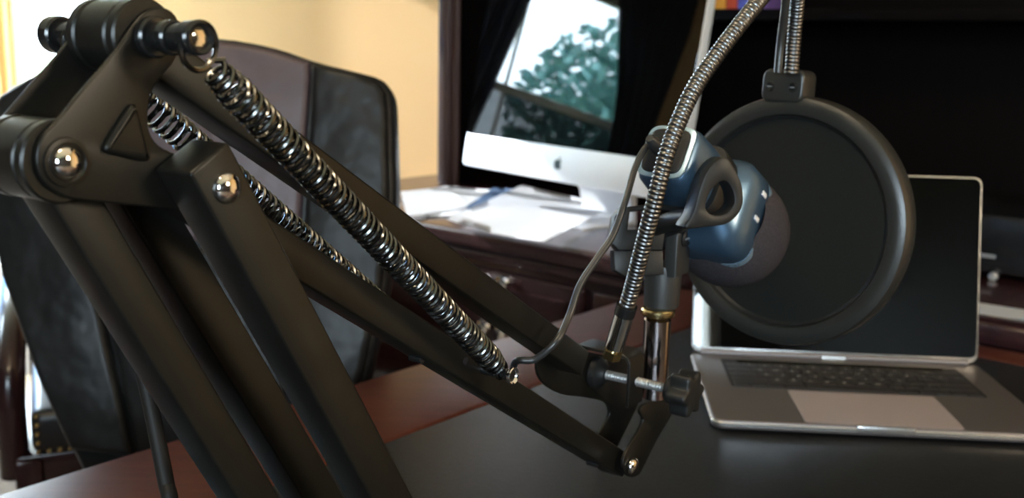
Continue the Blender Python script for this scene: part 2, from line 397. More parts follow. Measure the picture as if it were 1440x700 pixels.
# ------------------------------------------------------------------ outdoors
m = MB(); m.box(I4, -60, 60, -60, 60, -.45, -.30); o = m.build('lawn', 'grass'); struct(o)
m = MB(); m.box(ROOM, -5.6, -1.5, T_BACK + TK + .01, T_BACK + 4.2, -.29, -.02); struct(m.build('patio', 'patio'))
hb = thing('house', 'blue sided neighbouring house glimpsed in the screen reflection', 'house', st(-10.5, -.8, -.3))
m = MB(); m.box(ROOM, -13.0, -9.6, -2.45, 2.5, -.3, 3.0); m.build('siding', 'house', hb)
m = MB(); m.prism(ROOM @ fr((0, -2.6, 0), (1, 0, 0), (0, 0, 1), (0, 1, 0)), [(-13.2, 2.95), (-9.4, 2.95), (-11.3, 4.0)], 0, 5.0); m.build('roof', 'roofm', hb)
def tree(x, y, h, cz, rx, rz, label, n=900):
    base = st(x, y, -.3); root = thing('tree', label, 'tree', base, 'trees outside the garden window')
    m = MB(); m.tube([base, base + V((.05, .02, h * .4)), base + V((0, .08, h * .75))], [.11, .09, .05], 8); m.build('trunk', 'bark', root)
    bm = bmesh.new(); c = base + V((0, 0, cz))
    for i in range(n):
        while True:
            p = V((random.uniform(-1, 1), random.uniform(-1, 1), random.uniform(-1, 1)))
            if .25 < p.length < 1: break
        p = c + V((p.x * rx, p.y * rx, p.z * rz)); a = V((random.gauss(0, 1), random.gauss(0, 1), random.gauss(0, .6))).normalized(); b_ = a.orthogonal().normalized()
        L = random.uniform(.06, .13); w = L * .45
        vs = [bm.verts.new(q) for q in (p - a * L, p + b_ * w, p + a * L, p - b_ * w)]; bm.faces.new(vs)
    mm = MB(); mm.bm.free(); mm.bm = bm; o = mm.build('foliage', 'leaf', root, 0); o['kind'] = 'stuff'
tree(-8.2, -3.30, 3.0, 2.3, 1.05, 1.35, 'round green tree nearest the blue house in the screen reflection', 2500)
tree(-10.6, -5.8, 3.4, 2.5, 1.3, 1.5, 'wide green tree further from the blue house in the screen reflection', 2500)
tree(-6.3, -2.05, 1.5, 1.2, .6, .75, 'low green shrub below the taller trees in the screen reflection', 1200)

# ------------------------------------------------------------------ credenza and hutch
CT = .765
cz = thing('credenza', 'dark mahogany credenza with drawers along the back wall', 'credenza', st(0, 1.5, 0))
m = MB(); m.box(ROOM, -1.12, 1.45, 1.11, 1.84, CT - .035, CT, .008, 3); m.build('worktop', 'wood2', cz)
m = MB(); m.box(ROOM, -1.10, 1.43, 1.145, 1.84, .08, CT - .035, .003); m.build('carcass', 'wood2', cz)
m = MB(); m.box(ROOM, -1.11, 1.44, 1.125, 1.17, CT - .062, CT - .036, .010, 3); m.build('moulding', 'wood2', cz)
m = MB(); m.box(ROOM, -1.08, 1.41, 1.19, 1.82, 0, .08); m.build('plinth', 'wood3', cz)
def knob(parent, s, z, t=1.125):
    f = fr(st(s, t, z), U, V((0, 0, 1)), -W)
    MB().lathe(f, [(.006, -.004), (.006, .010), (.014, .015), (.017, .021), (.014, .028), (0, .031)], 20).build('knob', 'chrome', parent)
kx = onz(705, 400, CT - .14); ks = (kx - O).dot(U)
def ts(px, py, t):   # pixel on the plane t=const -> (s, z)
    d = ray(px, py); k = (t - (CAM - O).dot(W)) / d.dot(W); P = CAM + d * k; return (P - O).dot(U), P.z
k1 = ts(705, 400, 1.10); k2 = ts(678, 461, 1.10)
SP = [(-1.06, -.20), (-.18, .66), (.68, 1.39)]
for a, b in SP:
    z1 = CT - .075
    for zt, zb in ((z1, k1[1] * 2 - z1 if False else z1 - .15), (z1 - .165, z1 - .33), (z1 - .345, .11)):
        m = MB(); m.box(ROOM, a, b, 1.127, 1.146, zb, zt, .006, 3); d = m.build('drawer', 'wood2', cz)
        m = MB(); m.box(ROOM, a + .035, b - .035, 1.120, 1.129, zb + .028, zt - .028, .004, 2); m.build('drawer_panel', 'wood2', d)
        zc = (zt + zb) / 2
        for q in ((k1[0], k2[0]) if a < -1 else (a + (b - a) * .25, a + (b - a) * .75)):
            if a < -1: zc = k1[1] if zt == z1 else (k2[1] if abs(zt - (z1 - .165)) < .01 else zc)
            knob(d, q, zc)
hu = thing('hutch', 'tall dark wood wall unit standing on the credenza behind the monitor', 'hutch', st(.15, 1.68, CT))
HF = 1.58; HL = -.990; HR = 1.42; HT = 2.15
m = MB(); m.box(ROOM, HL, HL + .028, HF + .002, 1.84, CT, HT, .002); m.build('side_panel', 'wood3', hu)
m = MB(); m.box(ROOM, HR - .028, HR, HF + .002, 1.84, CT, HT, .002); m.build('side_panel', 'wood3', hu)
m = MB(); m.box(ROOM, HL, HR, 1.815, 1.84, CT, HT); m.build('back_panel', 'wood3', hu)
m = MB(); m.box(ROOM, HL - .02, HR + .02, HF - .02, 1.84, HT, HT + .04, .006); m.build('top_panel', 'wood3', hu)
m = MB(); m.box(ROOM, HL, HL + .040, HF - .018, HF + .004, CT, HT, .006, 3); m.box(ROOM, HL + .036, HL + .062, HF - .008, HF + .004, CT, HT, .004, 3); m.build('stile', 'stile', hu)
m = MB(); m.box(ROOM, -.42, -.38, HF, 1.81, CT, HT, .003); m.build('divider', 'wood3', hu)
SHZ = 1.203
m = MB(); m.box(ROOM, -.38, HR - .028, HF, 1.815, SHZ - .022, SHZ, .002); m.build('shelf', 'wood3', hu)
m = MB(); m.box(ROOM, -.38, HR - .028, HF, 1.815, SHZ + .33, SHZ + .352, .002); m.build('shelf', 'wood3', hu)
# books on the hutch shelf
bx0 = -.262
for w_, h_, mm, lb in ((.030, .20, 'b4', 'cream spined book at the left end of the hutch shelf'), (.026, .22, 'b1', 'bright orange book beside the cream book on the hutch shelf'),
                       (.024, .21, 'b2', 'dark red book between the orange and blue books on the hutch shelf'), (.034, .23, 'b3', 'royal blue book beside the dark red book on the hutch shelf'),
                       (.030, .20, 'b5', 'dull violet book at the right end of the row on the hutch shelf')):
    rt = thing('book', lb, 'book', st(bx0 + w_ / 2, HF + .11, SHZ), 'books on the hutch shelf')
    m = MB(); m.box(ROOM, bx0, bx0 + .003, HF + .02, HF + .17, SHZ, SHZ + h_, .001); m.box(ROOM, bx0 + w_ - .003, bx0 + w_, HF + .02, HF + .17, SHZ, SHZ + h_, .001)
    m.box(ROOM, bx0, bx0 + w_, HF + .017, HF + .021, SHZ, SHZ + h_, .001); m.build('cover', mm, rt)
    m = MB(); m.box(ROOM, bx0 + .003, bx0 + w_ - .003, HF + .022, HF + .165, SHZ + .003, SHZ + h_ - .004); m.build('pages', 'b4', rt)
    bx0 += w_ + .002

# ------------------------------------------------------------------ desk
dk = thing('desk', 'mahogany desk with an inset black leather writing surface', 'desk', st(.48, .1, 0))
DS0, DS1, DT0, DT1, MG = 0, .98, -1.15, 1.09, .155
def ringbox(mb, s0, s1, t0, t1, g, z0, z1, bev):
    mb.box(ROOM, s0, s0 + g, t0, t1, z0, z1, bev, 3); mb.box(ROOM, s1 - g, s1, t0, t1, z0, z1, bev, 3)
def rail(n, *a):
    m = MB(); m.box(ROOM, *a, .005, 3); return m.build(n, 'wood', dk)
rail('top_border', DS0, DS0 + MG, DT0, DT1, DESK - .040, DESK); rail('top_border', DS1 - .10, DS1, DT0, DT1, DESK - .040, DESK)
rail('top_border', DS0 + MG, DS1 - .10, DT1 - .06, DT1, DESK - .040, DESK); rail('top_border', DS0 + MG, DS1 - .10, DT0, DT0 + .155, DESK - .040, DESK)
m = MB(); m.box(ROOM, DS0 + MG, DS1 - .10, DT0 + .155, DT1 - .06, DESK - .036, DESK - .0012, .001); plabel(m.build('leather_inlay', 'inlay', dk), 'black leather writing surface')
m = MB(); m.box(ROOM, DS0 + .012, DS1 - .012, DT0 + .012, DT1 - .012, DESK - .062, DESK - .0405, .006, 3); m.build('edge_moulding', 'wood', dk)
for t0, t1 in ((.62, 1.06), (-1.10, -.64)):
    m = MB(); m.box(ROOM, .10, .92, t0, t1, .06, DESK - .062, .004); ped = m.build('pedestal', 'wood', dk)
    for k in range(3):
        m = MB(); m.box(ROOM, .086, .101, t0 + .03, t1 - .03, .09 + k * .195, .27 + k * .195, .005); dr = m.build('drawer', 'wood', ped)
m = MB(); m.box(ROOM, .70, .72, -.64, .66, .20, DESK - .062); m.build('modesty_panel', 'wood', dk)

# ------------------------------------------------------------------ desktop monitor (all in one)
IY, IL = R(-51.92), R(8.94)
ie = V((math.cos(IY), math.sin(IY), 0)); inn = V((math.sin(IY), -math.cos(IY), 0)); iup = V((0, 0, math.cos(IL))) - inn * math.sin(IL); inr = ie.cross(iup)
if inr.dot(inn) < 0: inr = -inr
io = V((-.115, 2.317, .854)); IF = fr(io, ie, iup, inr)            # local x right, y up, z toward viewer
mon = thing('computer', 'silver all-in-one desktop computer with a glossy dark screen on the credenza', 'computer', st(-.42, 1.36, CT))
m = MB(); m.prism(IF, roundrect(0, .65, 0, .516, .012), -.022, 0, .002); m.build('casing', 'alu', mon)
m = MB(); m.prism(IF, roundrect(.001, .649, .0705, .515, .010), -.001, .0012, .0004, 1); plabel(m.build('screen', 'screen', mon), 'glossy black glass screen mirroring a window')
m = MB(); m.prism(IF, roundrect(.0005, .6495, .0008, .070, .010), -.001, .0016, .0006, 2); chin = plabel(m.build('chin', 'alu', mon), 'bright aluminium chin below the screen')
def apple(cx, cy, h):
    half = [(0, .70), (.10, .745), (.24, .76), (.36, .70), (.42, .62)]
    body = [(0, .72), (-.12, .76), (-.26, .76), (-.38, .68), (-.44, .52), (-.42, .34), (-.34, .15), (-.22, .02), (-.12, .01), (0, .05), (.12, .01), (.22, .02), (.33, .14), (.40, .27), (.31, .36), (.27, .48), (.31, .60), (.39, .68), (.27, .755), (.12, .76)]
    leaf = [(0.0, .80), (.02, .90), (.10, .98), (.19, 1.0), (.18, .91), (.11, .83)]
    return [[(cx + x * h, cy + y * h) for x, y in smooth2(q, 3)] for q in (body, leaf)]
m = MB()
for q in apple(.325, .024, .026): m.prism(IF, q, .0015, .0022)
m.build('logo', 'logo', chin)
sf = fr(V((io + ie * .325)) + V((0, 0, 0)), ie, V((0, 0, 1)), inn)
# stand: bent plate
prof = [(-.03, .10), (-.075, .04), (-.115, -.02), (-.125, -.09), (-.12, CT - .854 + .0), ]
stp = io + ie * .325 - inn * .02; stp.z = 0
SF = fr(stp, inn, V((0, 0, 1)), ie)      # local x forward, y height, z along width
foot_z = CT
poly = [(-.010, .98), (-.005, .94), (-.115, .82), (-.125, foot_z + .012), (-.113, foot_z + .004), (.015, foot_z + .003), (.015, foot_z), (-.133, foot_z), (-.130, .82), (-.022, .98)]
m = MB(); m.prism(SF, poly, -.080, .080, .0008, 1); m.build('stand', 'alu', mon)

# sheets of paper on the credenza
def sheet(pxs, z, label, mname='paper', name='paper_sheet', lift=.004, grp='papers on the credenza'):
    q = [onz(x, y, z) for x, y in pxs]
    def f(a, b):
        p = (q[0].lerp(q[1], a)).lerp(q[3].lerp(q[2], a), b)
        return p + V((0, 0, lift * (4 * (a - .5) ** 2) * (.4 + .6 * b)))
    o = MB().quadsheet(f, 10, 10, .0006).build(name, mname, None, 60, q[0]); tag(o, label, 'paper', grp); return o
sheet([(640, 262), (770, 298), (690, 322), (560, 284)], CT + .0015, 'large white sheet lying under the other papers on the credenza')
sheet([(628, 262), (704, 268), (640, 303), (592, 304)], CT + .004, 'white sheet at the left end of the credenza papers', lift=.003)
sheet([(563, 270), (628, 262), (660, 290), (572, 306)], CT + .007, 'small white sheet at the far left beside the chair back', lift=.003)
sheet([(694, 264), (722, 266), (682, 299), (654, 292)], CT + .010, 'blue printed slip between the white papers on the credenza', 'print', 'printed_slip', .001)
sheet([(735, 261), (866, 290), (764, 344), (628, 312)], CT + .014, 'large white sheet curling at the front of the credenza', lift=.006)
sheet([(1360, 423), (1446, 436), (1446, 452), (1360, 439)], CT + .002, 'white sheet beside the laptop at the far right', lift=.001, name='paper_sheet')
# black device at the right behind the laptop
rec = thing('stereo_receiver', 'black electronic box on the credenza behind the laptop lid', 'receiver', st(.55, 1.45, CT))
m = MB(); m.box(ROOM, .22, .66, 1.40, 1.64, CT + .012, CT + .105, .004); m.build('body', 'black', rec)
for a in (.26, .62):
    for b in (1.43, 1.61): MB().lathe(M.Translation(st(a, b, CT)), [(.014, 0), (.014, .012)], 14).build('foot', 'plast', rec)
sz = ts(1391, 360, 1.40); m = MB(); m.box(ROOM, sz[0] - .018, sz[0] + .010, 1.3985, 1.4005, sz[1] - .003, sz[1] + .003); m.build('badge', 'silver', rec)
sz = ts(1398, 388, 1.40); MB().lathe(fr(st(sz[0], 1.40, sz[1]), U, V((0, 0, 1)), -W), [(.007, -.001), (.007, .008), (.005, .010), (0, .010)], 16).build('knob', 'silver', rec)

# ------------------------------------------------------------------ laptop
LY = R(-3.95); le = V((math.cos(LY), math.sin(LY), 0)); lb = V((-math.sin(LY), math.cos(LY), 0)); lo = V((.2273, 1.2469, DESK))
LF = fr(lo, le, lb, V((0, 0, 1)))
LWD, LD, LH = .3493, .2407, .012
lap = thing('laptop', 'open space grey laptop with a dark screen on the black desk leather', 'laptop', lo + le * .175 - lb * .12)
m = MB(); m.prism(LF, roundrect(0, LWD, -LD, 0, .012), .002, LH, .0022, 3); base = m.build('base', 'grey', lap)
m = MB(); m.prism(LF, roundrect(-.0006, LWD + .0006, -LD - .0006, .0006, .012), .0050, .0098, .0008, 1); plabel(m.build('edge_band', 'greyl', lap), 'bright milled edge')
for a in (.03, LWD - .03):
    for b in (-.03, -LD + .03): MB().lathe(LF @ M.Translation((a, b, 0)), [(.010, 0), (.010, .003)], 16).build('foot', 'plast', lap)
m = MB(); m.prism(LF, roundrect(LWD / 2 - .141, LWD / 2 + .141, -.131, -.026, .003), LH - .0006, LH + .0002); well = m.build('key_well', 'keybed', base)
m = MB(); m.prism(LF, roundrect(LWD / 2 - .080, LWD / 2 + .080, -LD + .004, -LD + .104, .004), LH - .0004, LH + .0004, .0002, 1); plabel(m.build('trackpad', 'pad', base), 'pale glass trackpad')
m = MB(); m.prism(LF, roundrect(LWD / 2 - .030, LWD / 2 + .030, -LD - .0012, -LD + .004, .002), .0055, LH + .0004, .001, 2); plabel(m.build('finger_notch', 'greyl', base), 'bright scooped finger notch')
m = MB(); m.prism(LF, roundrect(LWD / 2 - .122, LWD / 2 + .122, -.040, -.030, .001), LH, LH + .0010, .0003, 1); m.build('touch_bar', 'screen', base)
rows = [('`1234567890-=', [1] * 13 + [1.5]), ('QWERTYUIOP[]\\', [1.5] + [1] * 13), ("ASDFGHJKL;'", [1.75] + [1] * 11 + [1.75]), ('ZXCVBNM,./', [2.25] + [1] * 10 + [2.25]), ('', [1, 1, 1, 1.25, 5.25, 1.25, 1, .92, .92, .92])]
KU = .276 / 14.5
def glyph(ch, mtx, size, par):
    c = bpy.data.curves.new('g', 'FONT'); c.body = ch; c.size = size; c.align_x = 'CENTER'; c.align_y = 'CENTER'; c.resolution_u = 1
    o = bpy.data.objects.new('g', c); col.objects.link(o); dg = bpy.context.evaluated_depsgraph_get()
    me = bpy.data.meshes.new_from_object(o.evaluated_get(dg)); bpy.data.objects.remove(o)
    me.transform(mtx); me.transform(M.Translation(-V(par['_o']))); me.materials.clear(); me.materials.append(mt['legend'])
    g = bpy.data.objects.new('legend', me); col.objects.link(g); g.parent = par
for ri, (chars, ws) in enumerate(rows):
    x = LWD / 2 - .138; y1 = -.0425 - ri * .0178; off = 1 if (ri in (1, 2, 3)) else 0
    for ki, w_ in enumerate(ws):
        kw = w_ * KU * 14.5 / sum(ws)
        m = MB(); m.prism(LF, roundrect(x + .0011, x + kw - .0011, y1 - .0158, y1, .0012, 2), LH + .0002, LH + .0013, .0003, 1); kb = m.build('key', 'key', base)
        ci = ki - off
        if 0 <= ci < len(chars): glyph(chars[ci], LF @ M.Translation((x + kw / 2, y1 - .0079, LH + .00145)), .0068, kb)
        x += kw
LA = R(12.5); lu = V((0, 0, math.cos(LA))) + lb * math.sin(LA); ln = le.cross(lu)   # ln points to viewer
hz = lo - lb * .006 + V((0, 0, LH - .002)); LLF = fr(hz, le, lu, ln)
m = MB(); m.prism(LLF, roundrect(0, LWD, .004, .2330, .010), -.0055, 0, .0012, 2); lid = m.build('lid', 'greyl', lap)
m = MB(); m.prism(LLF, roundrect(.0022, LWD - .0022, .010, .2308, .0085), -.0004, .0006); plabel(m.build('screen', 'screen', lap), 'glossy black screen')
m = MB(); m.tube([LLF @ V((.012, .004, -.003)), LLF @ V((LWD - .012, .004, -.003))], .0052, 14); m.build('hinge', 'grey', lap)
m = MB(); m.prism(LLF, roundrect(LWD / 2 - .015, LWD / 2 + .015, .0010, .0055, .001), .0018, .0030, .0004, 1); m.build('hinge_glint', 'greyl', lap)  # pale plate standing in for a bright reflection at the hinge

# ------------------------------------------------------------------ boom arm
PHI = R(55); N = V((math.sin(PHI), -math.cos(PHI), 0)); E = V((math.cos(PHI), math.sin(PHI), 0)); ZU = V((0, 0, 1))
P1w = pix(93, 228, .335)
AF = fr(P1w, E, ZU, N)                                      # local (e, z, n)
def onarm(px, py, n):
    d = ray(px, py); k = ((P1w - CAM).dot(N) + n) / d.dot(N); p = CAM + d * k - P1w; return V((p.dot(E), p.z))
def AW(p, n): return P1w + E * p[0] + ZU * p[1] + N * n
PW = .033                                                   # gap between the two joint plates (outer faces)
P1 = V((0, 0)); P2 = onarm(212, 52, 0); P3 = onarm(318, 264, .021)
arm = thing('boom_arm', 'black scissor boom arm with exposed springs rising over the desk', 'boom arm', st(.36, .18, DESK))
plate_px = [(52, 215), (60, 192), (80, 170), (120, 122), (160, 75), (186, 38), (204, 18), (228, 10), (248, 22), (255, 50), (247, 84), (228, 108), (214, 132), (209, 165), (214, 192), (232, 210), (262, 219),
            (300, 222), (330, 236), (340, 262), (330, 288), (300, 297), (210, 291), (130, 283), (96, 278), (68, 262), (54, 240)]
pl = [tuple(onarm(x, y, 0)) for x, y in plate_px]
pl = smooth2(pl, 3)
m = MB(); m.prism(AF, pl, -.0022, 0, .0009, 3); fp = m.build('joint_plate', 'paint', arm)
m = MB(); m.prism(AF, pl, -PW, -PW + .0022, .0006, 2); bp_ = m.build('joint_plate', 'paint', arm)
tri = smooth2([tuple(onarm(x, y, 0)) for x, y in ((142, 208), (146, 198), (176, 152), (183, 147), (189, 153), (204, 212), (207, 222), (198, 226), (172, 220), (147, 214))], 3)
m = MB(); m.prism(AF, tri, -.0005, .0028, .0020, 4); plabel(m.build('embossed_triangle', 'paint', fp), 'raised rounded triangle')
def rivet(p, n, r, par=arm, rim=True, h=.55):
    f = AF @ M.Translation((p[0], p[1], n))
    prof = [(r, 0), (r, r * .12)] + [(r * math.cos(a), r * .12 + r * h * math.sin(a)) for a in [R(k * 15) for k in range(1, 6)]] + [(0, r * .12 + r * h)]
    o = MB().lathe(f, prof, 28).build('rivet', 'chrome', par)
    if rim: MB().lathe(f, [(r * 1.05, 0), (r * 1.55, 0), (r * 1.50, .0010), (r * 1.25, .0012), (r * 1.05, .0004)], 32).build('rivet_seat', 'paint', o)
    return o
rivet(P1, 0, .0053)
def bar(name, p, q, w, n0, n1, mtl='paint', ext0=0, ext1=0, bev=.0012, par=arm):
    p, q = V(p), V(q); d = (q - p).normalized(); p = p - d * ext0; q = q + d * ext1; L = (q - p).length
    f = AF @ fr((p.x, p.y, 0), (d.x, d.y, 0), (-d.y, d.x, 0), (0, 0, 1))
    m = MB(); m.box(f, 0, L, -w / 2, w / 2, n0, n1, bev, 3); return m.build(name, mtl, par)
TN0, TN1 = -.0255, -.0075                                   # centre tubes, between the plates
TWD = .0165
# lower arm
A_low = onarm(365, 700, TN1); dA = (A_low - P1).normalized()
C_low = onarm(553, 700, .021); dC = (C_low - P3).normalized()
zstop = DESK + .055 - P1w.z
def tostop(p, d): return p + d * ((zstop - p.y) / d.y)
bar('lower_tube', P1, tostop(P1, dA), TWD, TN0, TN1, ext0=.010)
bar('lower_tube', P3, tostop(P3, dC), .0195, .0015, .021, ext0=.013)
bar('lower_tube', P3, tostop(P3, dC), .0195, -PW - .021, -PW - .0015, ext0=.013)
rivet(P3, .021, .0056, rim=False)
# upper arm
U1e = onarm(818, 507, TN1); U2s = P3; U2e = onarm(889, 655, .0)
bar('upper_tube', P2, U1e, TWD, TN0, TN1, ext0=.008, ext1=.006)
bar('upper_tube', U2s, U2e, TWD, TN0, TN1, ext0=.009, ext1=.008)
rivet(U2e, .0, .0060, rim=False, h=.5)
# pivot washers and bolts
def disc(name, p, n0, n1, r, mtl='paint', par=arm, b=.0008, seg=28):
    return MB().lathe(AF @ M.Translation((p[0], p[1], 0)), [(r - b, n0), (r, n0 + b), (r, n1 - b), (r - b, n1)], seg).build(name, mtl, par)
for p, r in ((P1, .0140), (P2, .0132)):
    disc('washer', p, -PW + .0024, TN0 - .0002, r); disc('washer', p, TN1 + .0002, -.0024, r)
    disc('washer', p, TN0 + .0005, TN1 - .0005, r * .98)
disc('pivot_pin', P1, -PW - .006, -.002, .0045, 'bolt'); disc('pivot_pin', P3, -PW - .024, .0215, .004, 'bolt')
BN = .0215
sb = disc('spring_bolt', P2, -PW - BN - .004, BN + .003, .0048, 'bolt')
for n0, n1, r in ((0, .004, .0072), (.009, .0135, .0060), (BN - .002, BN + .004, .0058), (-PW - .004, -PW, .0095), (-PW - BN - .005, -PW - BN + .002, .0070)):
    disc('bolt_collar', P2, n0, n1, r, 'bolt', sb)
MB().lathe(AF @ M.Translation((P2.x, P2.y, 0)), [(.0052, BN + .0041), (.0056, BN + .0052), (.0050, BN + .0056), (.0038, BN + .0048), (.0036, BN + .0022), (0, BN + .0020)], 24).build('bolt_head', 'bolt', sb)
MB().lathe(AF @ M.Translation((P2.x, P2.y, 0)), [(.0036, BN + .0022), (.0030, BN + .0042), (.0012, BN + .0046), (0, BN + .0046)], 6).build('hex_socket', 'chrome', sb)
# springs
SE = onarm(705, 517, .008); SEn = onarm(712, 526, .008)
def spring(n0, n1, wire=.00105):
    a, b = AW(P2, n0), AW(SE, n1); d = (b - a).normalized()
    s0 = a + d * .017
    o = helix(s0, b, .0058, wire, 63).build('spring', 'steel', arm)
    f = axis_frame(a + d * .0035, N)
    MB().tube(ring_pts(a + d * .0042 + N * .004, (N * .95 + d * .15), .0080), wire, 6, closed=True).build('hook_loop', 'steel', o)
    MB().tube(spline([a + d * .0125 + N * .001, a + d * .015 + ZU * .002, s0 + d.orthogonal().normalized() * .0052]), wire, 6).build('hook_wire', 'steel', o)
    MB().tube(ring_pts(b + d * .004, N, .0045), wire, 6, closed=True).build('hook_loop', 'steel', o)
    return o
spring(BN - .004, .006); spring(-PW - BN + .004, -PW - .006)
for sgn, nn in ((1, .006), (-1, -PW - .006)):
    n_a = TN1 if sgn > 0 else TN0
    disc('anchor_bolt', SEn, min(n_a - .001 * sgn, nn + .006 * sgn), max(n_a - .001 * sgn, nn + .006 * sgn), .0030, 'bolt')
mm = AF @ M.Translation((SEn.x, SEn.y, 0))
MB().lathe(mm, [(.0034, .011), (.0046, .0112), (.0048, .0128), (.0044, .0132), (.0034, .0124), (.0030, .0112)], 20).build('anchor_cap', 'chrome', arm)
hp = onarm(655, 507, TN1); disc('tube_hole', hp, TN1 - .002, TN1 + .0002, .0022, 'keybed', b=.0001, seg=14)
for q in ((604, 512), (792, 532)):
    pass
# clips under the upper tubes holding the cable
dU = (U2e - U2s).normalized(); nU = V((-dU.y, dU.x))
for q in ((606, 500), (848, 655)):
    c = onarm(q[0], q[1], TN1); c = U2s + dU * (c - U2s).dot(dU) - nU * (TWD / 2 + .0005)
    disc('screw_stub', c, TN0 + .006, TN1 - .004, .0022, 'bolt', b=.0003, seg=12)
# end bracket
eb = [(876, 652), (884, 630), (899, 606), (904, 590), (896, 576), (868, 570), (838, 566), (812, 548), (806, 520), (818, 500), (850, 500), (900, 510), (942, 520), (952, 545), (944, 575), (926, 615), (906, 655), (898, 668), (884, 670)]
ebp = smooth2([tuple(onarm(x, y, -.001)) for x, y in eb], 3)
lkp = smooth2([tuple(onarm(x, y, -.001)) for x, y in ((876, 652), (884, 630), (899, 606), (905, 590), (900, 578), (910, 566), (935, 562), (950, 566), (944, 585), (926, 615), (906, 655), (898, 668), (884, 670))], 3)
m = MB(); m.prism(AF, lkp, -.0035, -.001, .0006, 2); m.build('end_bracket', 'paint', arm)
m = MB(); m.prism(AF, ebp, TN0 - .004, TN0 - .0015, .0006, 2); m.build('end_bracket', 'paint', arm)
# mic post at the end
PT = pix(925, 445, .700); PB = pix(937, 540, .700); PB = V((PT.x + (PB - PT).x * .3, PT.y, PB.z))
m = MB(); m.lathe(M.Translation((PT.x, PT.y, 0)), [(.0092, PB.z - .012), (.0092, PT.z - .002), (.0070, PT.z), (0, PT.z)], 24); plabel(m.build('mic_post', 'post', arm), 'smoky chrome post')
# foot bracket and flange (below the picture)
fb = (tostop(P1, dA) + tostop(P3, dC)) / 2; fe = abs(tostop(P3, dC).x - tostop(P1, dA).x) / 2
m = MB(); m.box(AF, fb.x - fe - .012, fb.x + fe + .012, zstop - .012, zstop + .012, -PW - .022, .022, .002); m.build('foot_bracket', 'paint', arm)
m = MB(); m.lathe(M.Translation(AW(fb, -PW / 2) * 1), [(.045, -.055), (.045, -.049), (.020, -.045), (.016, -.012)], 28); m.build('foot_flange', 'paint', arm)
arm_c = AW(fb, -PW / 2)

# ------------------------------------------------------------------ cables
cpts = [(922, 203, .645), (908, 208, .635), (893, 236, .625), (880, 280, .615), (862, 330, .61), (838, 366, .605), (815, 402, .60), (800, 445, .595), (782, 480, .585), (752, 505, .588), (724, 510, .592)]
cp = spline([pix(*c) for c in cpts] + [AW(U2s + dU * (U2e - U2s).length * k - nU * q, TN0 - w_) for k, q, w_ in ((.70, -.006, .004), (.66, .0, .006), (.58, 0, .006), (.45, 0, .006), (.30, 0, .006))], 8)
m = MB().tube(cp, .0021, 12); o = m.build('microphone_cable', 'cable', None, 35, cp[0]); tag(o, 'thin dark grey cable hanging from the rear of the microphone', 'cable')
c2 = [(262, 566, .46), (236, 549, .465), (212, 528, .465), (200, 512, .465), (197, 508, .464), (203, 530, .462), (214, 580, .46), (224, 630, .458), (234, 680, .455), (243, 730, .452)]
c2w = [pix(*c) for c in c2]; e2 = c2w[-1]
c2w += [V((e2.x + .006, e2.y - .004, e2.z * .55 + DESK * .45)), V((e2.x + .02, e2.y - .002, DESK + .02)), V((e2.x + .06, e2.y + .01, DESK + .0045)), V((e2.x + .14, e2.y - .02, DESK + .0045))]
m = MB().tube(spline(c2w, 8), .0036, 12); o = m.build('dangling_cable', 'cableb', None, 35, c2w[0]); tag(o, 'thick black cable looping from the lower arm down to the desk', 'cable')

# ------------------------------------------------------------------ microphone
R0 = pix(938, 214, .638); FC = pix(1024, 319, .722); ax = (FC - R0).normalized(); ML = (FC - R0).length
mx = ax.cross(V((0, 0, 1))).normalized(); my = mx.cross(ax); MFm = fr(R0, mx, my, ax)
mic = thing('microphone', 'blue metal microphone with a charcoal foam windscreen', 'microphone', R0)
m = MB(); m.loft(MFm, [(0, .0150, .0160, 5), (.0015, .0168, .0178, 5), (.006, .0185, .0195, 5), (.030, .0200, .0210, 4.5), (.055, .0195, .0205, 4), (.062, .0195, .0205, 4)], 48); m.build('body', 'blue', mic)
m = MB(); m.loft(MFm, [(.0008, .0166, .0176, 5), (-.0010, .0168, .0178, 5), (-.0014, .0150, .0160, 5)], 48); plabel(m.build('rear_rim', 'bluelt', mic), 'bright pale blue rim')
m = MB(); m.loft(MFm, [(-.0008, .0142, .0152, 5), (-.0022, .0140, .0150, 5), (-.0028, .0132, .0142, 5)], 48); plabel(m.build('end_cap', 'plast', mic), 'dark end cap')
m = MB(); m.loft(MFm, [(.056, .0200, .0210, 4), (.064, .0265, .0290, 4.5), (.070, .0300, .0330, 4.5), (.092, .0310, .0340, 4.5), (.096, .0290, .0320, 4.5)], 48); hd = m.build('head_collar', 'blue', mic)
m = MB(); m.loft(MFm, [(.0935, .0312, .0342, 4.2), (.0985, .0314, .0344, 4.0), (.1005, .0295, .0325, 4.0)], 48); m.build('collar_rim', 'bluelt', mic)
for k in (-1, 1):
    m = MB(); m.box(MFm, .0305, .0318, .005 + k * .009, .0085 + k * .009, .080, .087, .0006); m.build('marking', 'legend', hd)
fz = ML + .004
prof = [(.030, .094)] + [(.0405 * math.cos(a) ** .8 if math.cos(a) > 0 else 0, fz + .040 * math.sin(a)) for a in [R(-38 + k * 8) for k in range(16)]] + [(0, fz + .040)]
m = MB().lathe(MFm, prof, 48); plabel(m.build('foam_windscreen', 'foam', mic), 'charcoal foam windscreen')
pj = pix(921, 203, .628); m = MB().lathe(axis_frame(pj + ax * .002, -ax), [(.0042, -.004), (.0042, .003), (.0030, .009), (.0024, .010)], 16); m.build('cable_boot', 'cable', mic)

